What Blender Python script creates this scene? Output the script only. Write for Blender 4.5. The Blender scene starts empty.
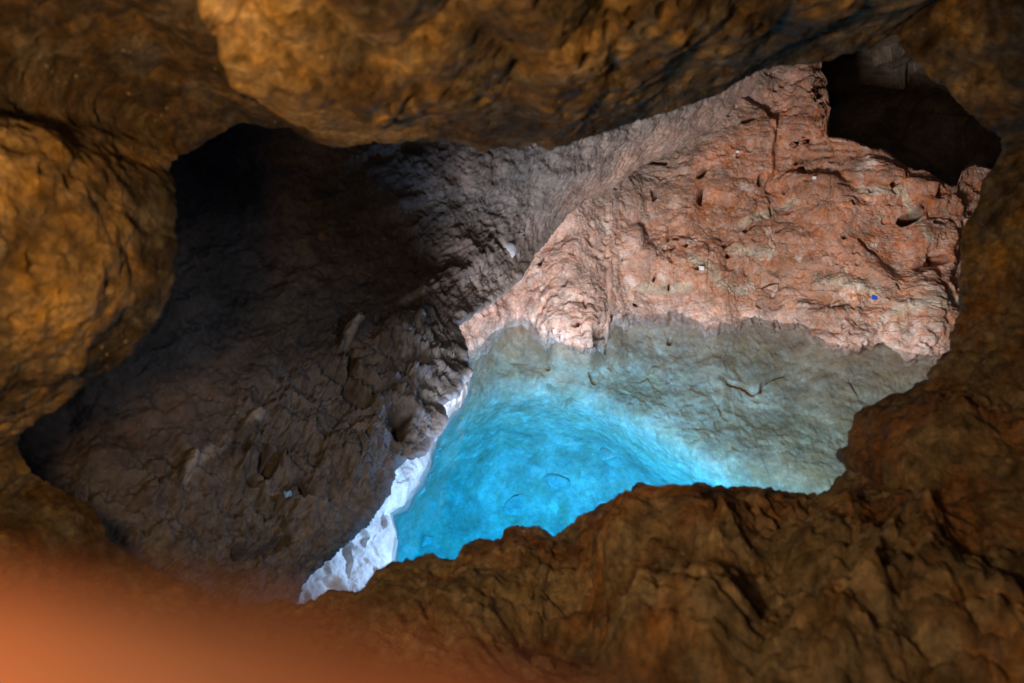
import bpy, math
import numpy as np
from mathutils import Vector, Matrix

C = bpy.context.scene.collection
scene = bpy.context.scene
rng = np.random.default_rng(7)

# ------------------------------------------------------------------ camera frame (metres, water level z = 0)
CAM = np.array([0.0, 0.0, 3.0]); PITCH = math.radians(25); FP = 796.0; CX, CY = 512.0, 341.5
FWD = np.array([0, math.cos(PITCH), -math.sin(PITCH)])
DWN = np.array([0, -math.sin(PITCH), -math.cos(PITCH)])
RGT = np.array([1.0, 0, 0])

def P(px, py, d):
    """the point seen at photo pixel (px, py) at distance d along the view axis"""
    px = np.asarray(px, float); py = np.asarray(py, float); d = np.asarray(d, float)
    u = ((px - CX) / FP)[..., None]; v = ((py - CY) / FP)[..., None]
    return CAM + d[..., None] * (FWD + u * RGT + v * DWN)

def depth_at_z(py, z):
    v = (np.asarray(py, float) - CY) / FP
    return (CAM[2] - z) / (math.sin(PITCH) + v * math.cos(PITCH))

def project(p):
    q = p - CAM; d = q @ FWD
    return CX + FP * (q @ RGT) / d, CY + FP * (q @ DWN) / d

# ------------------------------------------------------------------ noise
def _hash(ix, iy, iz, seed):
    h = (ix.astype(np.uint32) * np.uint32(374761393)) ^ (iy.astype(np.uint32) * np.uint32(668265263)) \
        ^ (iz.astype(np.uint32) * np.uint32(2147483647 - 558)) ^ np.uint32((seed * 974634777 + 12345) & 0xffffffff)
    h = (h ^ (h >> np.uint32(13))) * np.uint32(1274126177)
    h = (h ^ (h >> np.uint32(16))) * np.uint32(2246822519)
    return h ^ (h >> np.uint32(15))

def perlin(p, seed=0):
    pi = np.floor(p).astype(np.int64); f = p - pi
    w = f * f * f * (f * (f * 6 - 15) + 10)
    out = 0
    for dx in (0, 1):
        for dy in (0, 1):
            for dz in (0, 1):
                h = _hash(pi[:, 0] + dx, pi[:, 1] + dy, pi[:, 2] + dz, seed)
                gx = (h & np.uint32(1023)) / 511.5 - 1; gy = ((h >> np.uint32(10)) & np.uint32(1023)) / 511.5 - 1
                gz = ((h >> np.uint32(20)) & np.uint32(1023)) / 511.5 - 1
                n = gx * (f[:, 0] - dx) + gy * (f[:, 1] - dy) + gz * (f[:, 2] - dz)
                wx = w[:, 0] if dx else 1 - w[:, 0]; wy = w[:, 1] if dy else 1 - w[:, 1]; wz = w[:, 2] if dz else 1 - w[:, 2]
                out = out + n * wx * wy * wz
    return out * 1.25

from concurrent.futures import ThreadPoolExecutor
POOL = ThreadPoolExecutor(4)
def threaded(f):
    def g(p, *a, **k):
        if len(p) < 20000: return f(p, *a, **k)
        r = list(POOL.map(lambda q: f(q, *a, **k), np.array_split(p, 16)))
        return tuple(np.concatenate(c) for c in zip(*r)) if isinstance(r[0], tuple) else np.concatenate(r)
    return g
perlin = threaded(perlin)

def fbm(p, octv=4, gain=0.5, seed=0):
    a, s, t = 1.0, 0, 0
    for k in range(octv):
        s = s + a * perlin(p * 2.03 ** k + 17.3 * k, seed + k); t += a; a *= gain
    return s / t

def ridged(p, octv=4, gain=0.5, seed=0):
    a, s, t = 1.0, 0, 0
    for k in range(octv):
        s = s + a * (1 - 2.2 * np.abs(perlin(p * 2.07 ** k + 9.1 * k, seed + k))); t += a; a *= gain
    return s / t

def worley(p, seed=0, tilt=False):
    pi = np.floor(p).astype(np.int64); f1 = np.full(len(p), 9.0); f2 = f1.copy(); tl = np.zeros(len(p))
    for dx in (-1, 0, 1):
        for dy in (-1, 0, 1):
            for dz in (-1, 0, 1):
                cx, cy, cz = pi[:, 0] + dx, pi[:, 1] + dy, pi[:, 2] + dz
                h = _hash(cx, cy, cz, seed)
                o = np.stack([cx + (h & np.uint32(1023)) / 1023., cy + ((h >> np.uint32(10)) & np.uint32(1023)) / 1023.,
                              cz + ((h >> np.uint32(20)) & np.uint32(1023)) / 1023.], 1)
                dv = p - o; d = np.sqrt((dv ** 2).sum(1))
                near = d < f1
                f2 = np.where(near, f1, np.minimum(f2, d))
                if tilt:
                    h2 = _hash(cx, cy, cz, seed + 91)
                    t = (dv[:, 0] * ((h2 & np.uint32(1023)) / 511.5 - 1) + dv[:, 1] * (((h2 >> np.uint32(10)) & np.uint32(1023)) / 511.5 - 1)
                         + dv[:, 2] * (((h2 >> np.uint32(20)) & np.uint32(1023)) / 511.5 - 1)) + ((h2 >> np.uint32(7)) & np.uint32(255)) / 255. - .5
                    tl = np.where(near, t, tl)
                f1 = np.where(near, d, f1)
    return f1, f2, tl

worley = threaded(worley)

def sm(x, a, b):
    t = np.clip((x - a) / (b - a), 0, 1); return t * t * (3 - 2 * t)

def warp(p, amp, sc, seed):
    return p + amp * np.stack([fbm(p * sc, 3, .5, seed), fbm(p * sc + 31.7, 3, .5, seed + 5), fbm(p * sc + 77.1, 3, .5, seed + 9)], 1)

def seg_dist(px, py, pts):
    """pixel distance from every vertex to a polyline"""
    best = np.full(len(px), 1e9)
    for (x0, y0), (x1, y1) in zip(pts[:-1], pts[1:]):
        dx, dy = x1 - x0, y1 - y0; L = dx * dx + dy * dy + 1e-9
        t = np.clip(((px - x0) * dx + (py - y0) * dy) / L, 0, 1)
        best = np.minimum(best, np.hypot(px - x0 - t * dx, py - y0 - t * dy))
    return best

def blob(px, py, cx, cy, rx, ry, ang=0):
    a = math.radians(ang); dx, dy = px - cx, py - cy
    u = (dx * math.cos(a) + dy * math.sin(a)) / rx; v = (-dx * math.sin(a) + dy * math.cos(a)) / ry
    return u * u + v * v

# ------------------------------------------------------------------ surfaces
def resample(pts, m):
    pts = np.array(pts, float)
    s = np.r_[0, np.cumsum(np.hypot(np.diff(pts[:, 0]), np.diff(pts[:, 1])))]
    t = np.linspace(0, s[-1], m)
    return np.stack([np.interp(t, s, pts[:, k]) for k in range(pts.shape[1])], 1)

def loft(rows, counts):
    """Catmull-Rom across rows; counts[k] steps between row k and k+1"""
    R = [rows[0] * 2 - rows[1]] + list(rows) + [rows[-1] * 2 - rows[-2]]
    out = []
    for k in range(len(rows) - 1):
        a, b, c, d = R[k:k + 4]
        for i in range(counts[k]):
            t = i / counts[k]
            out.append(.5 * (2 * b + (c - a) * t + (2 * a - 5 * b + 4 * c - d) * t * t + (3 * b - a - 3 * c + d) * t ** 3))
    out.append(rows[-1])
    return np.array(out)

def grid_normals(G, toward):
    du = np.gradient(G, axis=0); dv = np.gradient(G, axis=1)
    n = np.cross(du, dv); n /= np.linalg.norm(n, axis=2, keepdims=True) + 1e-12
    c = ((toward - G) * n).sum(2)
    return n if np.median(c) > 0 else -n

def grid_mesh(name, G, mat, col=None, origin=None):
    n, m = G.shape[:2]
    V = G.reshape(-1, 3); o = np.array(origin if origin is not None else [V[:, 0].mean(), V[:, 1].mean(), V[:, 2].min()])
    idx = np.arange(n * m).reshape(n, m)
    F = np.stack([idx[:-1, :-1], idx[:-1, 1:], idx[1:, 1:], idx[1:, :-1]], 2).reshape(-1, 4)
    return raw_mesh(name, V - o, F, mat, col, o)

def raw_mesh(name, V, F, mat, col=None, origin=(0, 0, 0), parent=None):
    me = bpy.data.meshes.new(name)
    F = np.asarray(F); k = F.shape[1]
    me.vertices.add(len(V)); me.vertices.foreach_set('co', np.ascontiguousarray(V, np.float32).ravel())
    me.loops.add(F.size); me.loops.foreach_set('vertex_index', F.astype(np.int32).ravel())
    me.polygons.add(len(F)); me.polygons.foreach_set('loop_start', np.arange(0, F.size, k, dtype=np.int32))
    me.polygons.foreach_set('use_smooth', np.ones(len(F), bool))
    me.update(calc_edges=True)
    if col is not None:
        at = me.color_attributes.new('pigment', 'FLOAT_COLOR', 'POINT')
        at.data.foreach_set('color', np.c_[col, np.ones(len(col))].astype(np.float32).ravel())
    me.materials.append(mat)
    ob = bpy.data.objects.new(name, me); ob.location = [float(x) for x in origin]; C.objects.link(ob)
    if parent: ob.parent = parent
    return ob

def tag(o, label, cat, kind=None, group=None):
    o['label'] = label; o['category'] = cat
    if kind: o['kind'] = kind
    if group: o['group'] = group
    return o

# ------------------------------------------------------------------ materials
def rock_mat(name, fine=60.0, bump=0.5, dist=0.02, rough=(0.65, 0.95), var=0.45, spec=0.3, speck=0.0):
    m = bpy.data.materials.new(name); m.use_nodes = True
    nt = m.node_tree; N = nt.nodes; L = nt.links; N.clear()
    out = N.new('ShaderNodeOutputMaterial'); b = N.new('ShaderNodeBsdfPrincipled'); L.new(b.outputs[0], out.inputs[0])
    tc = N.new('ShaderNodeTexCoord'); at = N.new('ShaderNodeAttribute'); at.attribute_name = 'pigment'
    def noise(sc, det, rg=0.6):
        n = N.new('ShaderNodeTexNoise'); n.inputs['Scale'].default_value = sc; n.inputs['Detail'].default_value = det
        n.inputs['Roughness'].default_value = rg; L.new(tc.outputs['Object'], n.inputs['Vector']); return n
    n1 = noise(fine * .12, 8, .68); n2 = noise(fine, 6, .7)
    def mapr(src, lo, hi, a=0.3, z=0.7):
        r = N.new('ShaderNodeMapRange'); r.inputs[1].default_value = a; r.inputs[2].default_value = z
        r.inputs[3].default_value = lo; r.inputs[4].default_value = hi; L.new(src, r.inputs[0]); return r
    a = mapr(n1.outputs['Fac'], 1 - var, 1 + var); c = mapr(n2.outputs['Fac'], 1 - var * .7, 1 + var * .7)
    mu = N.new('ShaderNodeMath'); mu.operation = 'MULTIPLY'; L.new(a.outputs[0], mu.inputs[0]); L.new(c.outputs[0], mu.inputs[1])
    vm = N.new('ShaderNodeVectorMath'); vm.operation = 'SCALE'; L.new(at.outputs['Color'], vm.inputs[0]); L.new(mu.outputs[0], vm.inputs['Scale'])
    col = vm.outputs[0]
    hs = N.new('ShaderNodeHueSaturation'); L.new(col, hs.inputs['Color'])
    n3 = noise(fine * .3, 4); sr = mapr(n3.outputs['Fac'], .7, 1.25); L.new(sr.outputs[0], hs.inputs['Saturation']); col = hs.outputs[0]
    if speck:
        vo = N.new('ShaderNodeTexVoronoi'); vo.inputs['Scale'].default_value = fine * .8; L.new(tc.outputs['Object'], vo.inputs['Vector'])
        cr = mapr(vo.outputs['Distance'], 1, 0, .08, .2)
        n4 = noise(fine * .2, 2); g = mapr(n4.outputs['Fac'], 0, speck, .55, .65)
        mm = N.new('ShaderNodeMath'); mm.operation = 'MULTIPLY'; L.new(cr.outputs[0], mm.inputs[0]); L.new(g.outputs[0], mm.inputs[1])
        mx = N.new('ShaderNodeMix'); mx.data_type = 'RGBA'; L.new(mm.outputs[0], mx.inputs[0]); L.new(col, mx.inputs[6])
        mx.inputs[7].default_value = (.6, .55, .48, 1); col = mx.outputs[2]
    L.new(col, b.inputs['Base Color'])
    rr = mapr(n1.outputs['Fac'], rough[0], rough[1]); L.new(rr.outputs[0], b.inputs['Roughness'])
    b.inputs['Specular IOR Level'].default_value = spec
    nb = noise(fine * 2.0, 5, .7)
    bp = N.new('ShaderNodeBump'); bp.inputs['Strength'].default_value = bump; bp.inputs['Distance'].default_value = dist * .4
    L.new(nb.outputs['Fac'], bp.inputs['Height']); L.new(bp.outputs[0], b.inputs['Normal'])
    return m

M_near = rock_mat('damp_ochre_rock', 45, 1.0, .07, (.5, .9), .55, .35, .7)
M_slab = rock_mat('dark_grey_rock', 30, .7, .03, (.55, .9), .5, .3, .3)
M_wall = rock_mat('red_ochre_rock', 34, 1.0, .04, (.7, .95), .45, .2, .7)
M_bank = rock_mat('pale_shore_rock', 30, .6, .02, (.6, .9), .3, .3)
M_bed = rock_mat('lake_bed_rock', 22, .6, .03, (.8, .95), .35, .1, .5)
M_standin = rock_mat('smooth_orange_standin', 60, .15, .003, (.6, .8), .2, .3)

def plain_mat(name, c, rough=.5):
    m = bpy.data.materials.new(name); m.use_nodes = True; nt = m.node_tree; b = nt.nodes['Principled BSDF']
    n = nt.nodes.new('ShaderNodeTexNoise'); n.inputs['Scale'].default_value = 30
    r = nt.nodes.new('ShaderNodeValToRGB'); r.color_ramp.elements[0].color = (*[x * .75 for x in c], 1); r.color_ramp.elements[1].color = (*c, 1)
    r.color_ramp.elements[0].position = .35; r.color_ramp.elements[1].position = .6
    nt.links.new(n.outputs['Fac'], r.inputs[0]); nt.links.new(r.outputs[0], b.inputs['Base Color']); b.inputs['Roughness'].default_value = rough
    return m

# ------------------------------------------------------------------ near cave: the rock throat the camera looks out of
RIM = [  # photo outline of the opening, clockwise from the upper left, with the distance of the rock there
 (168,160,2.0),(180,154,2.05),(192,150,2.1),(203,146,2.1),(213,139,2.1),(222,131,2.1),(231,127,2.1),(244,122,2.1),(258,124,2.1),(270,127,2.1),(289,125,2.1),(301,131,2.1),
 (313,139,2.1),(324,141,2.1),(334,144,2.1),(347,145,2.1),(360,143,2.1),(373,140,2.1),(390,142,2.1),(410,140,2.1),(430,139,2.1),(456,139,2.1),(470,143,2.1),
 (484,149,2.1),(498,146,2.1),(515,145,2.1),(535,142,2.1),(550,148,2.15),(570,142,2.15),(597,134,2.2),(625,124,2.2),(652,114,2.25),(671,108,2.25),(694,99,2.3),
 (718,91,2.3),(732,83,2.3),(745,74,2.3),(762,67,2.3),(780,63,2.35),(798,63,2.35),(812,65,2.35),(828,61,2.35),(843,55,2.35),(855,51,2.35),(866,49,2.35),(875,44,2.35),(882,39,2.35),
 (889,36,2.3),(896,33,2.3),(899,37,2.25),(902,43,2.25),(909,55,2.25),(916,60,2.2),(923,66,2.2),(927,73,2.2),(931,80,2.2),(938,83,2.2),(945,84,2.2),(951,91,2.2),(956,98,2.2),(966,108,2.2),(976,117,2.2),
 (988,128,2.2),(999,134,2.25),(1004,142,2.35),(1003,155,2.45),(996,168,2.5),(984,182,2.5),(980,200,2.5),(975,210,2.5),(970,219,2.5),(964,230,2.5),(962,240,2.5),(963,255,2.5),(962,268,2.5),(960,286,2.5),(964,306,2.5),
 (960,320,2.5),(956,333,2.5),(953,345,2.5),(951,354,2.5),(943,357,2.5),(940,364,2.5),(935,369,2.5),(933,380,2.5),(924,386,2.5),(913,392,2.5),(903,396,2.5),(894,400,2.5),(884,404,2.5),(876,408,2.5),
 (866,411,2.45),(859,417,2.45),(858,424,2.45),(857,431,2.45),(852,440,2.45),(849,449,2.45),(843,454,2.45),(842,459,2.45),(850,464,2.45),(850,469,2.45),(845,476,2.45),(838,482,2.45),(833,488,2.45),(827,493,2.45),
 (816,497,2.45),(804,499,2.45),(792,495,2.45),(780,494,2.45),(766,491,2.45),(753,490,2.45),(740,490,2.45),(726,492,2.45),(718,488,2.45),(711,490,2.45),(702,486,2.45),(692,489,2.45),(683,490,2.45),(677,496,2.45),(673,502,2.45),(664,502,2.45),
 (655,500,2.45),(652,495,2.45),(650,489,2.45),(645,488,2.45),(640,486,2.45),(634,490,2.45),(631,497,2.45),(620,500,2.45),(605,506,2.45),(592,511,2.45),(581,518,2.45),(575,524,2.45),(566,531,2.45),(554,537,2.45),(546,531,2.45),
 (538,529,2.45),(525,529,2.45),(513,528,2.45),(507,535,2.45),(505,544,2.4),(496,541,2.4),(488,541,2.4),(478,542,2.4),(468,545,2.4),(463,551,2.4),(462,558,2.4),(454,561,2.4),(445,561,2.4),(433,559,2.4),(421,559,2.35),(410,564,2.35),(394,567,2.35),(383,570,2.35),(376,575,2.35),
 (374,585,2.35),(371,593,2.35),(362,598,2.3),(351,597,2.3),(340,595,2.3),(329,592,2.3),(323,600,2.3),(313,604,2.25),(300,605,2.25),(287,603,2.2),(274,604,2.2),(258,606,2.2),(242,609,2.2),(225,604,2.2),(205,596,2.2),(182,585,2.15),(160,574,2.15),(135,560,2.1),
 (112,545,2.1),(104,525,2.1),(92,508,2.1),(75,498,2.1),(52,486,2.1),(31,473,2.0),(22,458,2.0),(12,440,1.95),(18,430,1.9),(32,418,1.9),(48,408,1.9),(59,400,1.9),(72,389,1.9),(84,376,1.9),(98,368,1.9),(110,362,1.9),(121,357,1.9),(125,350,1.9),(130,343,1.9),(138,334,1.9),(145,325,1.9),(156,312,1.9),
 (166,297,1.9),(172,279,1.9),(169,262,1.9),(173,245,1.9),(168,228,1.9),(170,210,1.9),(172,188,1.95),(167,174,2.0),(168,160,2.0)]
OC = np.array([520., 330.])
def near_cave():
    M = 2100
    R = resample(RIM, M)
    tt = np.arange(M)
    svals = np.r_[np.exp(np.linspace(0, math.log(2.5), 210)), np.exp(np.linspace(math.log(2.5), math.log(12), 40))[1:]]
    def smoothed(a, k):
        for _ in range(2):
            pad = np.r_[a[-k - 1:-1], a, a[1:k + 1]]; cs = np.cumsum(np.r_[np.zeros((1, 3)), pad], 0); a = (cs[2 * k + 1:] - cs[:-2 * k - 1]) / (2 * k + 1)
        return a
    LV = [R] + [smoothed(R, k) for k in (3, 8, 18, 35, 60, 90)]
    rows, sgrid = [], []
    # the lip turns away behind the rim
    for sx, dd in ((1.25, .40), (1.13, .36), (1.07, .28), (1.03, .18), (1.012, .10), (1.003, .04)):
        q = OC + sx * (R[:, :2] - OC); rows.append(P(q[:, 0], q[:, 1], R[:, 2] + dd)); sgrid.append(np.full(M, 1.0))
    for s in svals:
        # smooth the outline as the wall runs back towards the camera
        f = min(1, math.log(s) / math.log(1.9)) * (len(LV) - 1.001); b = int(f); Rq = LV[b] * (1 - f + b) + LV[b + 1] * (f - b)
        q = OC + s * (Rq[:, :2] - OC)
        rows.append(P(q[:, 0], q[:, 1], Rq[:, 2] * s ** -.6)); sgrid.append(np.full(M, s))
    G = np.array(rows); S = np.array(sgrid).ravel()
    n = grid_normals(G, CAM).reshape(-1, 3); V = G.reshape(-1, 3)
    px, py = project(V)
    jit = 6 * perlin(V * 9, 3) + 3 * perlin(V * 25, 4)       # breaks up drawn lines
    x, y = px + jit, py - jit * .6
    up = sm(y, 330, 180) * sm(x, 60, 230); up = np.maximum(up, sm(x, 880, 960) * sm(y, 250, 150))
    yl = np.interp(x, [0, 60, 110, 170, 230], [120, 126, 140, 158, 170])
    left = sm(y - yl, -35, 45) * sm(x, 260, 200) * sm(y, 520, 440)
    low = sm(y, 330, 420) * sm(x, 60, 260) ; low = np.maximum(low, sm(x, 850, 940) * sm(y, 230, 330))
    fade = .12 + .88 * sm(S, 1.0, 1.3); fade = np.maximum(fade, .26 * sm(px, 230, 190) * sm(py, 150, 190) * sm(py, 470, 430))
    d = fbm(V * 1.5, 3, .5, 11) * .11 * fade
    # soft flowstone lumps on the roof, longer up the picture than across
    q = warp(V, .06, 5, 21) * np.array([6.5, 3.2, 4.5])
    f1, f2, _ = worley(q, 31); fup = .05 + .95 * sm(S, 1.03, 1.6)
    d += up * fup * .10 * (1 - f1 * f1 * 1.1)
    f1, f2, _ = worley(warp(V, .03, 9, 23) * 17, 35)
    d += up * fade * .014 * (1 - f1)
    # block of the roof that juts out right of a slanting edge
    ex = np.interp(y, [-60, 10, 70, 105, 135, 170], [200, 224, 253, 288, 318, 330])
    d += .065 * sm(x - ex, -7, 9) * sm(y, 190, 140) * (1 - .6 * sm(x, 420, 640)) * sm(S, 1.05, 1.6)
    d -= .05 * sm(ex - x, 0, 90) * sm(yl - y, 0, 20) * fade
    # left wall bulges towards the camera under a crease
    d += left * .02 * fade + left * fade * .035 * (1 - 1.3 * worley(warp(V, .05, 6, 41) * 7, 43)[0])
    d -= .008 * np.exp(-(seg_dist(x, y, [(0, 120), (60, 126), (110, 141), (150, 160), (168, 175)]) / 10) ** 2) * fade
    # knobbly conglomerate below and to the right
    f1, f2, _ = worley(warp(V, .05, 7, 51) * 6.0, 53); g1, g2, _ = worley(warp(V, .03, 11, 55) * 14, 57)
    d += low * fade * (.05 * (.75 - f1) + .055 * (.55 - g1 * g1))
    h1, h2, _ = worley(warp(V, .02, 18, 58) * 30, 59); d += low * (.3 + .7 * fade) * .034 * (.6 - h1 * h1)
    for cx, cy, r, h in ((645, 548, 46, .10), (722, 552, 42, .08), (905, 600, 62, .10), (935, 545, 45, .08), (940, 455, 44, .07), (820, 570, 40, .07),
                         (690, 662, 70, .12), (845, 668, 62, .09), (860, 520, 40, .06), (545, 640, 70, -.12), (560, 585, 55, -.06), (980, 650, 60, .06), (780, 625, 40, -.05)):
        e = blob(x, y, cx, cy, r, r * .85); d += h * np.exp(-e * e * 1.2) * fade
    d += (fbm(V * 14, 4, .6, 61) * (.028 + .020 * low) + ridged(V * 26, 3, .5, 65) * .005) * (1 - .6 * up) * (.5 + .5 * fade)
    f1, _, _ = worley(warp(V, .03, 14, 68) * 21, 69); d -= .030 * sm(f1, .42, .12) * sm(fbm(V * 3, 2, .5, 70), -.15, .15) * fade
    d += .014 * fbm(V * 30, 4, .68, 67)
    V2 = V + n * d[:, None]
    # pigments: brown mud, ochre calcite, olive film, plus shade painted in on the left
    n1 = sm(fbm(warp(V, .1, 3, 71) * 3.2, 4, .55, 73), -.12, .22)
    n2 = sm(fbm(V * 6 + 4, 4, .6, 75), -.05, .3)
    mud = np.array([.11, .07, .04]); och = np.array([.46, .30, .13]); olv = np.array([.15, .125, .07]); red = np.array([.30, .165, .085]); tan = np.array([.30, .24, .16])
    col = mud + (och - mud) * n1[:, None]
    col = col + (olv - col) * (.6 * n2)[:, None]
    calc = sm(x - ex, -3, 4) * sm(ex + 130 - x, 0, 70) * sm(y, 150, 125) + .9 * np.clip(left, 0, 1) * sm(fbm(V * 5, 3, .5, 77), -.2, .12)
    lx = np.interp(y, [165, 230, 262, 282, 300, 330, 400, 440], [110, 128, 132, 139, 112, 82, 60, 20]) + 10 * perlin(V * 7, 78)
    side_shade = sm(x - lx, -8, 10) * sm(y, 150, 190) * sm(y, 470, 430) * sm(x, 260, 200); col = col + (np.array([.05, .04, .03]) - col) * (.9 * side_shade)[:, None]  # wall side turned away from the lamp, its shade put into the colour
    roof_shade = sm(ex - x, -4, 10) * sm(yl - y, -20, 10); col = col + (mud - col) * (.75 * roof_shade)[:, None]  # roof left of the jutting block: shade painted into the colour
    calc = np.clip(calc, 0, 1) * (1 - side_shade)
    fm = fbm(warp(V, .04, 9, 85) * 16, 5, .7, 87); col = col * (1 + 1.9 * np.clip(fm, -.4, .7))[:, None]; gr = sm(fbm(warp(V, .06, 8, 91) * 9, 4, .65, 93), .02, .25); col = col + (np.array([.22, .20, .17]) - col) * (.6 * gr)[:, None]
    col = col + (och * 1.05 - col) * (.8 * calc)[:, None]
    lw = low * sm(fbm(V * 4, 4, .6, 79), -.2, .25)
    lowc = tan + (red - tan) * sm(fbm(warp(V, .1, 4, 81) * 5, 3, .5, 83), -.15, .2)[:, None]
    col = col + (lowc - col) * (low * .85)[:, None]
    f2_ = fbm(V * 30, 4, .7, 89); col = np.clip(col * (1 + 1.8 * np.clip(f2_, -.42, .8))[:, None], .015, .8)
    n, m = G.shape[:2]
    return V2.reshape(n, m, 3), col.reshape(n, m, 3), R
Gn, Cn, Rn = near_cave()
def near_piece(name, i0, i1):
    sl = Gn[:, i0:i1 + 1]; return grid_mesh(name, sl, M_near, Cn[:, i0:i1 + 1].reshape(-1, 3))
def rim_index(x, y):
    return int(np.argmin(np.hypot(Rn[:, 0] - x, Rn[:, 1] - y)))
i_r = rim_index(1004, 142); i_l = rim_index(933, 380); i_w = rim_index(12, 440)
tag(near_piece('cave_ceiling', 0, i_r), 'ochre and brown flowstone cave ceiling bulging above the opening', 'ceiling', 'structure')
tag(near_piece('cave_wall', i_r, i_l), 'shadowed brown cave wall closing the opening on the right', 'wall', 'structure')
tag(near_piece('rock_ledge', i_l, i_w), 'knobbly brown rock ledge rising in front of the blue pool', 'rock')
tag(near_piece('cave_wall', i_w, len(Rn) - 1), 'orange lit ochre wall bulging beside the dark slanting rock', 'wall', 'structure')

# ------------------------------------------------------------------ far red wall above the water
WL = np.array([(430,384),(440,374),(456,363),(464,357),(472,353),(480,346),(488,341),(499,329),(506,322),(513,318),(522,315),(531,316),(537,329),(541,338),(546,343),(551,339),(556,337),(563,341),(570,344),(576,348),(581,350),(588,347),(595,346),(601,348),(607,347),
 (609,333),(613,318),(622,314),(632,315),(640,314),(650,316),(659,314),(671,312),(683,312),(696,320),(708,325),(722,324),(737,323),(748,318),(757,316),(765,321),(772,325),(784,321),(796,320),(806,326),(815,333),(826,342),(835,349),(847,349),(858,347),(868,344),(878,343),(886,345),(894,347),(902,353),(909,357),(919,352),(929,350),(940,362),(960,352),(1000,340),(1060,340)], float)
TL = np.array([(430,30),(812,30),(818,58),(821,74),(824,90),(826,114),(828,138),(845,141),(858,144),(870,150),(880,152),(890,158),(905,170),(915,172),(925,171),(933,176),(940,183),(950,188),(957,186),(962,172),(968,166),(975,165),(1000,172),(1060,180)], float)
EDGE = [(270,640,3.0),(285,606,3.1),(300,584,3.2),(308,572,3.25),(320,561,3.3),(335,545,3.35),(351,529,3.4),(363,510,3.5),(380,490,3.6),(382,478,3.65),(384,470,3.7),(391,461,3.75),(398,455,3.8),(408,454,3.85),(417,451,3.9),(421,443,3.95),(425,435,4.0),
 (432,427,4.05),(437,419,4.1),(436,411,4.15),(435,404,4.2),(441,398,4.25),(447,392,4.3),(448,386,4.35),(450,380,4.4),(456,376,4.45),(460,371,4.5),(457,366,4.55),(456,361,4.6),(457,352,4.65),(456,345,4.75),(452,334,4.8),(450,324,4.9),(455,318,5.0),(462,314,5.1),(470,308,5.3),(485,300,5.6),(500,288,5.9),
 (515,274,6.2),(525,258,6.5),(540,238,6.9),(558,216,7.2),(580,200,7.4),(602,188,7.5),(625,170,7.6),(650,154,7.7),(690,134,7.8),(720,110,7.9),(745,85,8.0),(790,50,8.2),(830,10,8.3)]
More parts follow.
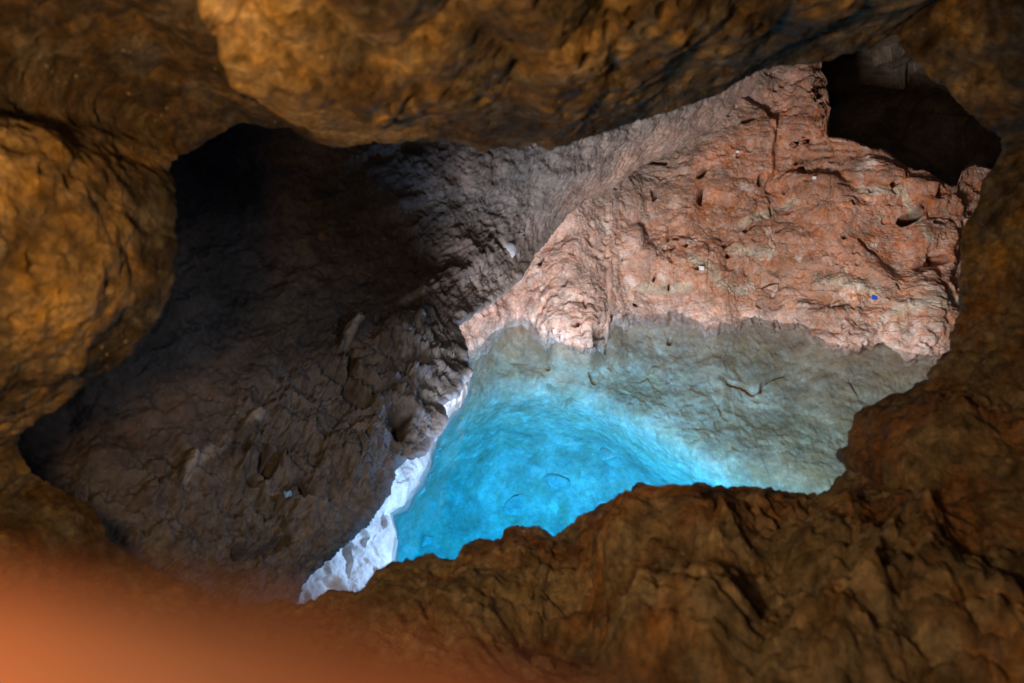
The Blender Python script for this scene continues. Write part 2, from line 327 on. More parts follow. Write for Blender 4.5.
def far_wall():
    m, n = 760, 420
    X = np.linspace(430, 1060, m); yw = np.interp(X, WL[:, 0], WL[:, 1]); yt = np.interp(X, TL[:, 0], TL[:, 1])
    xs = lambda f: np.stack([X / f, X * 0 + .4, X * 0], 1)
    jag = 6 * perlin(xs(11), 155) + 5 * perlin(xs(4.5), 156)
    dw = depth_at_z(yw, 0.0)
    k = 41; blur = lambda a: np.convolve(np.r_[np.full(k, a[0]), a, np.full(k, a[-1])], np.ones(2 * k + 1) / (2 * k + 1), 'valid')
    ds = blur(dw); k = 22; dw = blur(dw); k = 41; yws = blur(yw); yts = blur(yt)
    rows = []
    t = np.linspace(-.035, 1, n)
    for v in t:
        y = yws + (yts - yws) * v + (yw - yws) * max(0, 1 - max(v, 0) / .38) + jag * max(0, 1 - max(v, 0) / .07) + (yt - yts) * max(0, (v - .72) / .28)
        h = np.clip((yw - y) / 280, -.2, 1)
        w = np.clip(h / .25, 0, 1)
        dep = dw * (1 - w) + ds * w + .75 * np.clip(h, 0, 1)
        dep = np.where(v < 0, dw + .25 * (-v) / .035, dep)
        sh = np.exp(-((X - 824) / 45) ** 2) * 26 * fbm(np.stack([y / 22, X * 0 + .3, X * 0], 1), 3, .6, 151)
        rows.append(P(X + sh, y, dep))
    # over the top edge: the wall rounds back into the recess
    for dd, up_ in ((.12, -1.5), (.35, -1), (.8, 4), (1.4, 14)):
        rows.append(P(X, yt + up_, dep + dd))
    G = np.array(rows); N = grid_normals(G, CAM).reshape(-1, 3); V = G.reshape(-1, 3)
    px, py = project(V)
    j = 3 * perlin(V * 6, 103) + 1.5 * perlin(V * 17, 104); x = px + j; y = py - j * .8
    ywv = np.interp(px, WL[:, 0], WL[:, 1]); base = sm(ywv - py, -2, 22)
    fade = .75 + .25 * base
    ytv = np.interp(px, TL[:, 0], TL[:, 1]); fade *= .3 + .7 * sm(py - ytv, 0, 14)
    Q = warp(V, .10, 2.2, 105)
    f1, f2, tl = worley(Q * 1.3, 107, True); d = .13 * tl * sm(f2 - f1, 0, .3) * fade
    f1, f2, tl = worley(warp(V, .03, 7, 106) * 5.5, 109, True); blk = sm(fbm(V * 1.7, 3, .5, 108), -.15, .2); d += .035 * tl * sm(f2 - f1, 0, .35) * fade * blk
    f1, f2, tl = worley(warp(V, .02, 15, 106) * 13, 110, True); d += .007 * tl * fade
    d += .09 * fbm(V * 2.5, 3, .5, 111) * fade
    f1, _, _ = worley(warp(V, .03, 10, 112) * 9, 114); d -= .05 * sm(f1, .34, .12) * sm(perlin(V * 2.3, 116), .0, .3) * fade
    d += (.038 * fbm(V * 8, 5, .68, 113) + .016 * fbm(V * 34, 3, .65, 115)) * (.4 + .6 * fade)
    # beds that jut out over hollows
    def step(pts, h, wdt, reach):
        a = np.array(pts, float); yl_ = np.interp(x, a[:, 0], a[:, 1], left=1e4, right=1e4)
        ok = sm(x, a[0, 0], a[0, 0] + 15) * sm(x, a[-1, 0], a[-1, 0] - 15)
        above = yl_ - y
        return h * ok * sm(above, -wdt, wdt) * sm(above, reach, reach * .4)
    d += step([(625, 290), (640, 288), (650, 294), (662, 297), (685, 296), (700, 288), (715, 278), (730, 272)], .09, 2.5, 50)
    d += step([(725, 262), (750, 268), (790, 272), (830, 285), (870, 292), (900, 312), (950, 318)], .045, 3, 45)
    d += step([(840, 175), (870, 182), (900, 190), (930, 205), (970, 215)], .05, 3, 30)
    d += step([(735, 150), (770, 150), (800, 140), (822, 142)], .05, 3, 35)
    d += step([(720, 228), (745, 222), (770, 205), (800, 196), (830, 220)], .04, 3, 35)
    d += step([(640, 175), (680, 172), (700, 170), (720, 165)], .05, 3, 25)
    # hanging lumps and coral knobs at the water
    for cx, cy, rx, ry, h in ((575, 326, 40, 22, .05), (855, 312, 30, 30, .06), (910, 328, 32, 26, .06), (775, 305, 36, 20, .06), (672, 268, 48, 30, .10), (935, 235, 26, 18, .08), (660, 200, 40, 30, .06), (488, 318, 20, 14, .04)):
        e = blob(x, y, cx, cy, rx, ry); d += h * np.clip(1 - e, 0, 1) ** .6 * fade
    cor = np.maximum(np.clip(1.3 - blob(x, y, 575, 318, 45, 36), 0, 1), np.maximum(np.clip(1.3 - blob(x, y, 858, 312, 36, 36), 0, 1), np.clip(1.3 - blob(x, y, 912, 330, 36, 30), 0, 1)))
    f1, _, _ = worley(warp(V, .03, 8, 117) * 11, 119); d += cor * .045 * (.8 - f1) * (.6 + .4 * fade)
    # holes and cracks
    hole = np.zeros(len(V))
    for pts, w, h in (([(903, 221), (912, 216), (919, 211), (923, 207)], 4.8, .75), ([(915, 265), (926, 266), (936, 260), (947, 258)], 5.0, .75), ([(703, 172), (700, 177)], 3.0, .3), ([(700, 190), (699, 204)], 2.6, .3),
                      ([(757, 186), (759, 180)], 2.8, .2), ([(724, 246), (733, 240)], 1.8, .12), ([(744, 232), (752, 227)], 1.8, .14), ([(769, 208), (770, 216)], 1.8, .12), ([(652, 193), (654, 200)], 2.6, .16), ([(812, 285), (818, 280), (824, 272)], 2.2, .12),
                      ([(838, 308), (846, 303)], 2.4, .14), ([(860, 238), (870, 250), (878, 255)], 2.2, .1), ([(668, 228), (669, 244)], 1.8, .1), ([(583, 300), (584, 310)], 1.8, .1), ([(655, 160), (664, 162)], 3, .14), ([(784, 192), (792, 188)], 3, .12),
                      ([(565, 278), (566, 286)], 2.4, .14), ([(676, 250), (672, 255)], 2, .1), ([(800, 168), (806, 178)], 2.6, .1), ([(936, 222), (942, 224)], 2.4, .12), ([(742, 126), (750, 123)], 2.4, .14)):
        hole += .6 * h * sm(seg_dist(px + j * .6, py - j * .6, pts), w * 1.15, w * .55)
    r = np.random.default_rng(21)
    for _ in range(40):
        cx, cy = r.uniform(480, 945), r.uniform(85, 335); a = r.uniform(0, 6.3); L = r.uniform(0, 5); w = r.uniform(1.2, 2.6)
        hole += .10 * w * sm(seg_dist(px + j * .6, py - j * .6, [(cx, cy), (cx + L * math.cos(a), cy + L * math.sin(a))]), w * 1.3, w * .5) * fade
    V2 = V + N * d[:, None] + hole[:, None] * (-1.9 * N + np.array([.2, 0, .5]))
    rd = np.array([.53, .275, .18]); pk = np.array([.64, .43, .37]); gy = np.array([.50, .41, .31]); br = np.array([.36, .22, .155]); wh = np.array([.68, .60, .55]); dk = np.array([.16, .10, .075])
    a = sm(fbm(warp(V, .2, 2, 121) * 2.0, 4, .55, 123), -.1, .2); col = rd + (br - rd) * (.6 * a)[:, None]
    hi = sm(y, 290, 230) * sm(x, 640, 720); col = col * (1 - hi[:, None] * np.array([.04, .16, .22]))
    lft = sm(x, 720, 560); col = col + (pk - col) * (.75 * lft)[:, None]
    wb = sm(ywv - py, 42, 6) * sm(fbm(V * 3, 3, .5, 125), -.3, .1); col = col + (pk - col) * (.75 * wb)[:, None]
    for pts, w in (([(820, 280), (850, 283), (875, 290)], 9), ([(895, 312), (920, 308), (955, 300)], 9), ([(735, 250), (770, 256)], 6), ([(690, 262), (725, 285), (745, 290)], 7), ([(740, 225), (800, 200)], 5), ([(640, 288), (662, 294), (690, 290)], 5), ([(860, 190), (900, 196), (930, 240)], 5)):
        g = sm(seg_dist(x + 5 * perlin(V * 8, 127), y, pts), w, w * .4); col = col + (gy - col) * (.8 * g)[:, None]
    pale = sm(fbm(warp(V, .15, 3, 129) * 5, 4, .6, 131), .12, .3) * sm(y, 100, 200); col = col + (wh - col) * (.65 * pale)[:, None]
    cl = np.clip(cor, 0, 1) * sm(perlin(V * 16, 133), -.1, .4); col = col + (wh - col) * (.55 * cl)[:, None]
    lip = sm(ywv - py, 16, 3) * (.35 + .65 * sm(x, 650, 600)) * sm(fbm(V * 8, 3, .6, 139), -.25, .1); col = col + (np.array([.80, .70, .70]) - col) * (.75 * lip)[:, None]
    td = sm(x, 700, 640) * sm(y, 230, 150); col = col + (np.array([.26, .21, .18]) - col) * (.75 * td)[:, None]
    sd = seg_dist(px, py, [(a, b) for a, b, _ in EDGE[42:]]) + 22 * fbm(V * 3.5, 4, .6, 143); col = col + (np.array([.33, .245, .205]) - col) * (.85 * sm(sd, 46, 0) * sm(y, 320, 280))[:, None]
    st = sm(fbm(V * 12 + 9, 4, .7, 135), .2, .34); col = col + (dk - col) * (.6 * st)[:, None]
    du = sm(fbm(V * 15 + 3, 4, .7, 137), .05, .3); col = col + (gy - col) * (.4 * du)[:, None]
    return V2.reshape(G.shape), col
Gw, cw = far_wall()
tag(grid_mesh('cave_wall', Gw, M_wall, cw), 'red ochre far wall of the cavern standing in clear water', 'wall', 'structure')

# dark hollow behind the top of the red wall
def recess():
    rows = [resample([(760, 230, 8.6), (900, 260, 8.8), (1100, 280, 9)], 220), resample([(760, 160, 9.6), (900, 175, 9.8), (1100, 190, 9.8)], 220),
            resample([(770, 100, 10.2), (900, 110, 10.4), (1100, 120, 10)], 220), resample([(770, 40, 9.4), (900, 40, 9.4), (1100, 40, 9)], 220), resample([(770, -30, 7.2), (900, -30, 7.2), (1100, -30, 7)], 220)]
    rows = [P(r[:, 0], r[:, 1], r[:, 2]) for r in rows]
    G = loft(rows, [50] * 4); N = grid_normals(G, CAM).reshape(-1, 3); V = G.reshape(-1, 3)
    f1, f2, tl = worley(warp(V, .2, 2, 141) * np.array([1.2, 1.2, 2.5]), 143, True)
    d = .22 * tl + .1 * fbm(V * 3, 5, .55, 145)
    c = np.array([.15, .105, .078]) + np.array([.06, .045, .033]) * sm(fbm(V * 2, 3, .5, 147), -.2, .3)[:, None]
    return (V + N * d[:, None]).reshape(G.shape), c
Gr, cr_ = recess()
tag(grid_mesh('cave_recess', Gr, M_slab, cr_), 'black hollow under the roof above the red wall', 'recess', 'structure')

# ------------------------------------------------------------------ slanting dark rock mass
def slab():
    m = 620
    E = resample(EDGE, m)
    Md = resample([(170,640,2.75),(215,560,3.0),(240,470,3.3),(275,390,3.7),(320,320,4.2),(370,260,4.9),(430,200,5.6),(500,140,6.2),(580,80,6.8),(700,0,7.4)], m)
    Lf = resample([(60,600,2.55),(60,500,2.75),(70,420,3.0),(110,330,3.3),(150,240,3.7),(190,160,4.2),(240,100,4.7),(320,50,5.3),(430,0,6.0),(560,-60,6.6)], m)
    Fr = resample([(-60,560,2.4),(-60,460,2.6),(-60,380,2.8),(-20,260,3.1),(40,160,3.5),(90,80,4.0),(140,20,4.5),(220,-40,5.2),(350,-100,6.0),(500,-160,6.6)], m)
    free = sm(np.linspace(0, 1, m), .72, .6)[:, None]
    H2 = E + np.stack([-40 * free[:, 0], 0 * E[:, 0], .9 * free[:, 0] + .25], 1); H1 = E + np.stack([-7 * free[:, 0], 0 * E[:, 0], .3 * free[:, 0] + .08], 1)
    W = lambda r: P(r[:, 0], r[:, 1], r[:, 2])
    G = loft([W(H2), W(H1), W(E), W(Md), W(Lf), W(Fr)], [16, 14, 260, 150, 60])
    N = grid_normals(G, CAM).reshape(-1, 3); V = G.reshape(-1, 3)
    px, py = project(V); j = 4 * perlin(V * 5, 203); x, y = px + j, py - j
    e = seg_dist(px, py, [(a, b) for a, b, _ in EDGE]); fade = .15 + .85 * sm(e, 0, 40)
    # bedding runs up to the right
    along = P(np.array(560.), np.array(140.), np.array(6.5)) - P(np.array(120.), np.array(480.), np.array(2.9)); along /= np.linalg.norm(along)
    t = V @ along; Vs = V - .6 * t[:, None] * along
    chunk = sm(y + (x - 450) * .35, 290, 350) * sm(x, 150, 260); chunk = np.maximum(chunk, .75 * sm(y, 440, 500))
    d = .16 * fbm(V * 1.1, 3, .5, 205) * fade
    d += (1 - .7 * chunk) * fade * (.10 * ridged(warp(Vs, .12, 2, 207) * 2.3, 4, .55, 209) + .03 * fbm(Vs * 11, 3, .5, 211))
    Q = warp(V, .10, 3, 213)
    f1, f2, tl = worley(Q * 2.4, 215, True); g1, g2, tg = worley(Q * 6.5, 217, True)
    h1, h2, th = worley(Q * 15, 218, True)
    cg = ridged(warp(V, .08, 4, 222) * 3.2, 5, .6, 223)
    d += chunk * fade * (.03 * th + .17 * cg - .05 + .07 * fbm(warp(V, .05, 5, 224) * 5, 4, .6, 225))
    d += .045 * fbm(V * 9, 5, .68, 219) + .014 * fbm(V * 32, 3, .65, 221)
    for pts, w, h in (([(392, 425), (400, 420), (396, 436)], 9, .22), ([(255, 465), (262, 480), (268, 470)], 8, .15), ([(296, 492), (303, 500)], 8, .18), ([(338, 362), (350, 385), (372, 400)], 6, .14), ([(370, 405), (390, 395), (420, 405)], 5, .10), ([(230, 560), (260, 555), (280, 545)], 7, .14), ([(318, 375), (340, 390), (362, 412)], 6, .14), ([(495, 245), (499, 249)], 4, .15), ([(484, 239), (485, 234)], 3, .1), ([(60, 420), (50, 445), (60, 470)], 30, .06)):
        d -= h * sm(seg_dist(x, y, pts), w, w * .3)
    for cx, cy, rx, ry, ang, h in ((340, 348, 9, 22, 25, .10), (245, 435, 14, 8, -30, .08), (180, 475, 8, 20, 30, .07), (405, 345, 40, 22, -20, .08), (350, 460, 40, 25, -30, .06), (150, 500, 26, 12, -30, .06)):
        d += h * np.clip(1 - blob(x, y, cx, cy, rx, ry, ang), 0, 1) ** .5 * fade
    V2 = V + N * d[:, None]
    dk = np.array([.085, .08, .082]); g = np.array([.20, .195, .21]); bn = np.array([.15, .12, .112]); pl = np.array([.46, .45, .46])
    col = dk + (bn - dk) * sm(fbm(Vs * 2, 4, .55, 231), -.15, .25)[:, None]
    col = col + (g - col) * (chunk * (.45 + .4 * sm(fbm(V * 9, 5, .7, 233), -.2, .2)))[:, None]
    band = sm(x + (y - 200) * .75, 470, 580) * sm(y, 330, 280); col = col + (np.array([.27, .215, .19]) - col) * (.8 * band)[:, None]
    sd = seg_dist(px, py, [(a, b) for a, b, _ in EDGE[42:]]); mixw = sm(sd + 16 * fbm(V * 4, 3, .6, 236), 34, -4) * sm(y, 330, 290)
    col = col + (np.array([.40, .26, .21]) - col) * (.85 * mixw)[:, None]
    pv = chunk * sm(fbm(warp(Vs, .1, 3, 235) * 3.2, 4, .6, 237), .13, .27); col = col + (pl - col) * (.15 * pv)[:, None]
    for cx, cy, rx, ry, ang in ((340, 348, 7, 20, 25), (246, 433, 16, 7, -30), (182, 478, 6, 20, 25), (205, 460, 26, 8, -35), (410, 310, 20, 5, -25)):
        k = np.clip(1.2 - blob(x, y, cx, cy, rx, ry, ang), 0, 1); col = col + (pl - col) * (.8 * k)[:, None]
    return V2.reshape(G.shape), col
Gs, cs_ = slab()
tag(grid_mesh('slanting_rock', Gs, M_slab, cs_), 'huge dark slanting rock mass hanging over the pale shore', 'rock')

# ------------------------------------------------------------------ pale shore strip under the slab
def bank():
    m = 420
    water = [(372,640),(384,600),(392,566),(393,550),(394,533),(392,522),(390,513),(397,509),(404,506),(409,498),(413,490),(418,484),(421,478),(424,472),(427,467),(430,455),(435,440),(441,428),(451,416),(460,406),(467,392),(470,378),(468,366)]
    back = [(290,640),(270,600),(280,570),(300,545),(330,515),(350,490),(365,470),(375,450),(395,435),(410,415),(425,390),(436,372)]
    a = resample(water, m); b = resample(back, m)
    rows = []
    for dz, q in ((-1.2, a + np.array([5, 6])), (-.25, a + np.array([1.5, 2])), (.0, a), (.16, a * .8 + b * .2), (.34, a * .45 + b * .55), (.6, b)):
        rows.append(P(q[:, 0], q[:, 1], depth_at_z(q[:, 1], dz)))
    G = loft(rows, [10, 14, 40, 60, 40]); N = grid_normals(G, CAM).reshape(-1, 3); V = G.reshape(-1, 3)
    f1, f2, tl = worley(warp(V, .08, 4, 301) * 5, 303, True)
    d = .05 * fbm(V * 3, 3, .5, 305) + .045 * tl * sm(f2 - f1, 0, .15) + .03 * fbm(V * 11, 4, .6, 307)
    px, py = project(V); e = seg_dist(px, py, water); d *= .3 + .7 * sm(e, 0, 12)
    c = np.array([.66, .63, .62]) + (np.array([.52, .46, .43]) - np.array([.66, .63, .62])) * sm(fbm(V * 4, 4, .6, 309), -.05, .3)[:, None]
    return (V + N * d[:, None]).reshape(G.shape), c
Gb, cb = bank()
tag(grid_mesh('shore', Gb, M_bank, cb), 'narrow pale rock shore between the dark slanting rock and the water', 'shore', 'structure')

# ------------------------------------------------------------------ lake bed and water
def lake_bed():
    m = 640; X = np.linspace(330, 1050, m)
    yw = np.interp(X, WL[:, 0], WL[:, 1]); yw = np.where(X < 440, 380 + (440 - X) * 1.2, yw)
    dw = depth_at_z(yw, 0.0)
    k = 17; f = lambda a: np.convolve(np.r_[np.full(k, a[0]), a, np.full(k, a[-1])], np.ones(2 * k + 1) / (2 * k + 1), 'valid')
    yb = np.interp(X, [330,380,440,470,500,540,580,630,680,720,770,830,900,1050], [560,500,432,415,400,397,404,426,455,478,492,505,525,560])
    db = np.interp(X, [330,440,500,600,700,780,900,1050], [5.6,7.4,7.75,7.6,6.9,6.5,6.1,5.8])
    yd = np.interp(X, [330,440,500,600,700,800,1050], [590,500,470,470,520,580,640]); dd = np.interp(X, [330,440,500,600,700,800,1050], [7.6,8.6,8.9,8.8,8.3,7.8,7.4])
    r = [P(X, yw - 30, dw + .45), P(X, f(yw), f(dw) + .30), P(X, f(yw) * .5 + yb * .5, f(dw) * .45 + db * .55 + .15), P(X, yb, db), P(X, yd, dd), P(X, np.maximum(yd + 60, 610), dd * .3 + 5.3), P(X, yd * 0 + 740, dd * 0 + 6.4), P(X, yd * 0 + 1000, dd * 0 + 4.6)]
    G = loft(r, [12, 60, 60, 70, 50, 30, 20]); N = grid_normals(G, CAM).reshape(-1, 3); V = G.reshape(-1, 3)
    Q = warp(V, .12, 3, 401)
    f1, f2, tl = worley(Q * 1.5, 403, True); g1, g2, tg = worley(Q * 4.0, 405, True)
    px, py = project(V); w = sm(py - np.interp(px, X, yw), 0, 30)
    dp = 1 - .6 * sm(py - np.interp(px, X, yb), -10, 60); h1, h2, th = worley(Q * 10, 406, True); mk = sm(fbm(V * 1.4, 2, .5, 408), -.1, .2)
    d = w * dp * .45 * (.05 * tl * sm(f2 - f1, 0, .3) + .04 * tg * sm(g2 - g1, 0, .25) * mk + .02 * th + .07 * fbm(V * 2, 3, .5, 407)) + dp * (.020 * fbm(V * 9, 5, .65, 409) + .008 * fbm(V * 30, 3, .6, 410)) * (.3 + .7 * w)
    j = 3 * perlin(V * 6, 411)
    for pts, wd, h in (([(760, 390), (762, 383), (770, 378), (783, 373)], 1.8, .16), ([(729, 383), (745, 386), (752, 392), (760, 390)], 2.6, .08), ([(546, 364), (547, 369)], 2.4, .15), ([(591, 375), (596, 382)], 2.2, .14), ([(548, 386), (552, 392)], 2.2, .14), ([(563, 406), (572, 400)], 2.4, .14), ([(669, 343), (670, 338)], 2.6, .16)):
        d -= h * sm(seg_dist(px + j * .5, py - j * .5, pts), wd, wd * .3)
    c0, c1, c2 = np.array([.52, .385, .30]), np.array([.40, .28, .20]), np.array([.62, .54, .46])
    col = c0 + (c1 - c0) * sm(fbm(warp(V, .15, 3, 412) * 3, 6, .7, 413), -.2, .2)[:, None]; col = col + (c2 - col) * (.6 * sm(fbm(V * 5, 4, .6, 415), .12, .3))[:, None]
    return (V + N * d[:, None]).reshape(G.shape), col
Gl, cl_ = lake_bed()
tag(grid_mesh('lake_bed', Gl, M_bed, cl_), 'grey rock bed of the pool sloping down under clear water', 'lake bed', 'structure')

def water():
    x0, x1, y0, y1, zb = -3.4, 6.2, 2.2, 11.5, -6
    V = np.array([(x0, y0, zb), (x1, y0, zb), (x1, y1, zb), (x0, y1, zb), (x0, y0, 0), (x1, y0, 0), (x1, y1, 0), (x0, y1, 0)], float)
    F = [(3, 2, 1, 0), (4, 5, 6, 7), (0, 1, 5, 4), (1, 2, 6, 5), (2, 3, 7, 6), (3, 0, 4, 7)]
    m = bpy.data.materials.new('clear_blue_water'); m.use_nodes = True; nt = m.node_tree; nd = nt.nodes; nd.clear(); L = nt.links
    out = nd.new('ShaderNodeOutputMaterial'); tr = nd.new('ShaderNodeBsdfTransparent'); gl = nd.new('ShaderNodeBsdfGlossy'); gl.inputs['Roughness'].default_value = .03
    fr = nd.new('ShaderNodeFresnel'); fr.inputs['IOR'].default_value = 1.33; mx = nd.new('ShaderNodeMixShader')
    nz = nd.new('ShaderNodeTexNoise'); nz.inputs['Scale'].default_value = 3; nz.inputs['Detail'].default_value = 3; bp = nd.new('ShaderNodeBump'); bp.inputs['Strength'].default_value = .15; bp.inputs['Distance'].default_value = .02
    tc = nd.new('ShaderNodeTexCoord'); L.new(tc.outputs['Object'], nz.inputs['Vector']); L.new(nz.outputs['Fac'], bp.inputs['Height']); L.new(bp.outputs[0], gl.inputs['Normal'])
    ge = nd.new('ShaderNodeNewGeometry'); io = nd.new('ShaderNodeMapRange'); io.inputs[3].default_value = 1.33; io.inputs[4].default_value = 1 / 1.33
    L.new(ge.outputs['Backfacing'], io.inputs[0]); L.new(io.outputs[0], fr.inputs['IOR']); L.new(fr.outputs[0], mx.inputs[0]); L.new(tr.outputs[0], mx.inputs[1]); L.new(gl.outputs[0], mx.inputs[2]); L.new(mx.outputs[0], out.inputs['Surface'])
    ab = nd.new('ShaderNodeVolumeAbsorption'); a = np.array([.30, .098, .05]); k = a.max() * 1.02
    ab.inputs['Density'].default_value = k; ab.inputs['Color'].default_value = (*(1 - a / k), 1); L.new(ab.outputs[0], out.inputs['Volume'])
    o = raw_mesh('water', V, F, m); o.data.polygons.foreach_set('use_smooth', np.zeros(6, bool)); return o
tag(water(), 'still clear turquoise pool glowing blue where it is deep', 'water', 'structure')

# ------------------------------------------------------------------ loose stones and scraps
def ico(sub):
    import bmesh
    bm = bmesh.new(); bmesh.ops.create_icosphere(bm, subdivisions=sub, radius=1); V = np.array([v.co[:] for v in bm.verts]); F = np.array([[v.index for v in f.verts] for f in bm.faces]); bm.free(); return V, F
def stone(name, pos, size, mat, c, seed, cut=.75, rot=0, sub=4):
    V, F = ico(sub); r = np.random.default_rng(seed)
    for _ in range(9):
        n = r.normal(size=3); n /= np.linalg.norm(n); h = cut + .2 * r.random(); e = V @ n; V = V - np.clip(e - h, 0, 9)[:, None] * n
    V = V * (1 + .10 * fbm(V * 1.5 + seed, 3, .5, seed) + .04 * fbm(V * 6 + seed, 3, .5, seed + 1))[:, None]
    V = V * np.array(size); a = math.radians(rot); V = V @ np.array([[math.cos(a), math.sin(a), 0], [-math.sin(a), math.cos(a), 0], [0, 0, 1]])
    col = np.array(c) * (1 + .25 * fbm(V * 5 / max(size) + seed, 3, .5, seed + 2))[:, None]
    z = V[:, 2].min(); V[:, 2] -= z
    return raw_mesh(name, V, F, mat, col, (pos[0], pos[1], pos[2] + z))

def surface_point(G, px, py):
    """the point of a built surface seen at a photo pixel"""
    V = G.reshape(-1, 3); x, y = project(V); return V[np.argmin((x - px) ** 2 + (y - py) ** 2 + 60 * np.maximum(0, (V - CAM) @ FWD))]

M_stone = rock_mat('pale_stone', 60, .5, .01, (.6, .9), .25, .3)
p = surface_point(Gs, 508, 252)
tag(stone('pale_stone', p - np.array([0, -.075, .04]), (.085, .08, .10), M_stone, (.25, .26, .30), 5, .5), 'pale white stone lodged on the band beside a dark hollow', 'stone')
g = 'submerged stones on the pool bed'
for px, py, s, rot, sd, lab in ((516, 496, (.30, .24, .18), 20, 11, 'angular submerged slab in the middle of the blue water'), (556, 478, (.20, .15, .13), -30, 12, 'smaller submerged stone to the upper right of the angular slab'),
                                (428, 536, (.16, .13, .14), 40, 13, 'submerged stone nearest the pale shore, above the ledge'), 
                                    (608, 452, (.15, .11, .08), 70, 17, 'lone flat submerged stone in the blue below the hanging red lump')):
    q = surface_point(Gl, px, py) - np.array([0, 0, .6 * s[2]])
    tag(stone('submerged_stone', q, s, M_bed, (.42, .38, .32), sd, .5, rot), lab, 'stone', None, g)

def scrap(name, pos, size, mat, seed, face):
    """a crumpled scrap with a little thickness"""
    r = np.random.default_rng(seed); n = 9; u, v = np.meshgrid(np.linspace(-1, 1, n), np.linspace(-1, 1, n), indexing='ij')
    z = .35 * perlin(np.stack([u.ravel() * 1.7 + seed, v.ravel() * 1.7, 0 * u.ravel() + .5], 1), seed).reshape(n, n)
    rr = 1 - .25 * r.random((n, n)) * (np.maximum(abs(u), abs(v)) > .9)
    top = np.stack([u * rr, v * rr * .8, z + .12], 2).reshape(-1, 3); bot = top - np.array([0, 0, .2]); V = np.r_[top, bot] * size
    i = np.arange(n * n).reshape(n, n); F = np.stack([i[:-1, :-1], i[1:, :-1], i[1:, 1:], i[:-1, 1:]], 2).reshape(-1, 4); F2 = F[:, ::-1] + n * n
    ring = np.r_[i[0, :-1], i[:-1, -1], i[-1, :0:-1], i[:0:-1, 0]]; nx = np.roll(ring, -1); F3 = np.stack([ring, nx, nx + n * n, ring + n * n], 1)
    q = Vector(face).to_track_quat('Z', 'Y').to_matrix(); V = V @ np.array(q).T
    o = raw_mesh(name, V, np.r_[F, F2, F3], mat, None, pos); return o
Mb = plain_mat('blue_plastic', (.03, .12, .75), .35); Mwp = plain_mat('white_plastic', (.85, .87, .9), .4); Mlb = plain_mat('pale_blue_plastic', (.22, .48, .95), .2)
for G, px, py, s, mt, sd, lab in ((Gw, 874, 298, .027, Mb, 1, 'bright blue plastic scrap stuck on the red wall'), (Gw, 702, 268, .028, Mwp, 2, 'square white scrap on the pale lobe of the red wall'), (Gw, 814, 179, .020, Mwp, 3, 'tiny white scrap high on the red wall, below the black hollow'),
                                  (Gw, 738, 152, .018, Mwp, 4, 'tiny white scrap near the ceiling beside the long crack'), (Gs, 288, 495, .017, Mlb, 6, 'pale blue glinting scrap in a hollow of the dark slanting rock')):
    q = surface_point(G, px, py); f = (CAM - q) / np.linalg.norm(CAM - q)
    tag(scrap('plastic_scrap', q + f * .035, s, mt, sd, f + np.array([.2, 0, .3])), lab, 'litter')

# ------------------------------------------------------------------ added out-of-focus orange form standing in for a finger at the lens
def blur_standin():
    V, F = ico(6)
    V = V * (1 + .10 * fbm(V * 1.3 + 3, 3, .5, 501) + .012 * fbm(V * 7, 3, .5, 503))[:, None]
    V = V * np.array([.10, .037, .04]); col = np.array([.26, .14, .09]) * (1 + .2 * fbm(V * 14, 4, .6, 505))[:, None]
    a = math.radians(-10); V = V @ np.array([[math.cos(a), 0, -math.sin(a)], [0, 1, 0], [math.sin(a), 0, math.cos(a)]]).T
    V[:, 2] = np.where(V[:, 2] < -.015, -.015 + (V[:, 2] + .015) * 14, V[:, 2]); c = P(np.array(110.), np.array(1045.), np.array(.072)); z = V[:, 2].min(); V[:, 2] -= z
    return raw_mesh('finger_blur_standin', V, F, M_standin, col, c + np.array([0, 0, z]))
tag(blur_standin(), 'added smooth orange form standing in for a finger blurred at the lens', 'blur stand-in')

# ------------------------------------------------------------------ light
def lamp(name, pos, power, color, size):
    l = bpy.data.lights.new(name, 'POINT'); l.energy = power; l.color = color; l.shadow_soft_size = size
    o = bpy.data.objects.new(name, l); o.location = [float(v) for v in pos]; C.objects.link(o); return o
def spot(name, pos, at, power, color, size, cone, blend):
    l = bpy.data.lights.new(name, 'SPOT'); l.energy = power; l.color = color; l.shadow_soft_size = size; l.spot_size = math.radians(cone); l.spot_blend = blend
    o = bpy.data.objects.new(name, l); o.location = [float(v) for v in pos]; C.objects.link(o)
    o.rotation_euler = (Vector(at) - Vector(pos)).to_track_quat('-Z', 'Y').to_euler(); return o
A = lambda x, y, d: P(np.array(float(x)), np.array(float(y)), np.array(float(d)))
spot('warm_cave_lamp', CAM - .42 * RGT + .05 * DWN - .05 * FWD, A(860, 590, 2.0), 70, (1, .60, .25), .08, 90, .7)
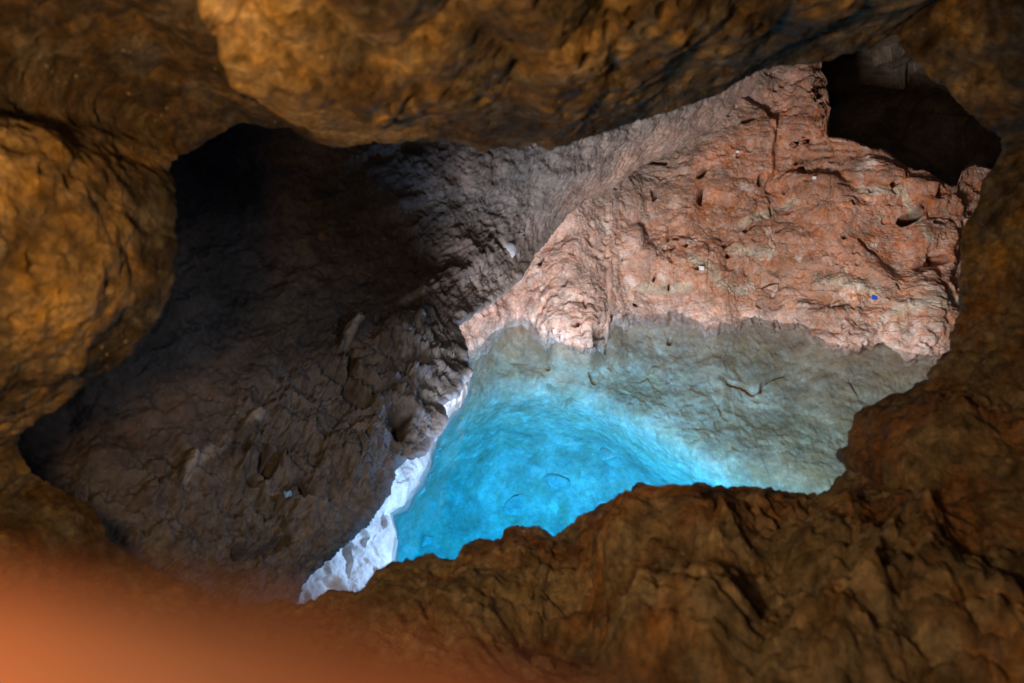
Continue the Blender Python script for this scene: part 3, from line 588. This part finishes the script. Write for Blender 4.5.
spot('warm_cave_spotlight', CAM - .55 * RGT - .02 * DWN + .55 * FWD, A(190, 150, 1.7), 60, (1, .57, .21), .08, 150, 1)
spot('wall_floodlight', A(520, 578, 3.1), A(700, 290, 7.2), 1050, (1, .95, .92), .4, 80, .8)
spot('blur_fill', CAM - .16 * RGT - .03 * DWN - .09 * FWD, A(60, 760, .10), 9.0, (1, .43, .17), .02, 75, 1)  # added unseen warm fill, put in to brighten the orange stand-in
spot('shore_lamp', A(560, 541, 4.4), A(400, 470, 5.0), 90, (.36, .61, 1), .12, 165, .6)
spot('slab_fill', CAM + 1.0 * RGT - .10 * DWN + 1.85 * FWD, A(290, 450, 3.7), 40, (.88, .92, 1), .10, 52, .9)  # added cool fill in mid-air for the slab, imitating bounce off the water
spot('underwater_floodlight', A(520, 660, 4.8), A(600, 620, 7.9), 2900, (.02, .51, .93), .10, 106, 1)

w = bpy.data.worlds.new('World'); scene.world = w; w.use_nodes = True
nt = w.node_tree; sky = nt.nodes.new('ShaderNodeTexSky'); sky.sky_type = 'NISHITA'; sky.sun_disc = False; sky.sun_elevation = math.radians(30); sky.sun_rotation = 0
bg = nt.nodes['Background']; nt.links.new(sky.outputs[0], bg.inputs[0]); bg.inputs[1].default_value = .006

cam = bpy.data.cameras.new('camera'); co = bpy.data.objects.new('camera', cam); C.objects.link(co); scene.camera = co
co.location = CAM; co.rotation_euler = (math.pi / 2 - PITCH, 0, 0)
cam.sensor_width = 36; cam.lens = 36 * FP / 1024; cam.clip_start = .01; cam.clip_end = 500
cam.dof.use_dof = True; cam.dof.focus_distance = 6.0; cam.dof.aperture_fstop = 2.6

vs = scene.view_settings; vs.view_transform = 'Standard'; vs.look = 'None'; vs.exposure = 0; vs.gamma = 1; vs.use_curve_mapping = False
scene.cycles.max_bounces = 6; scene.cycles.diffuse_bounces = 3; scene.cycles.glossy_bounces = 2; scene.cycles.transparent_max_bounces = 8; scene.cycles.volume_bounces = 0
scene.cycles.use_denoising = True
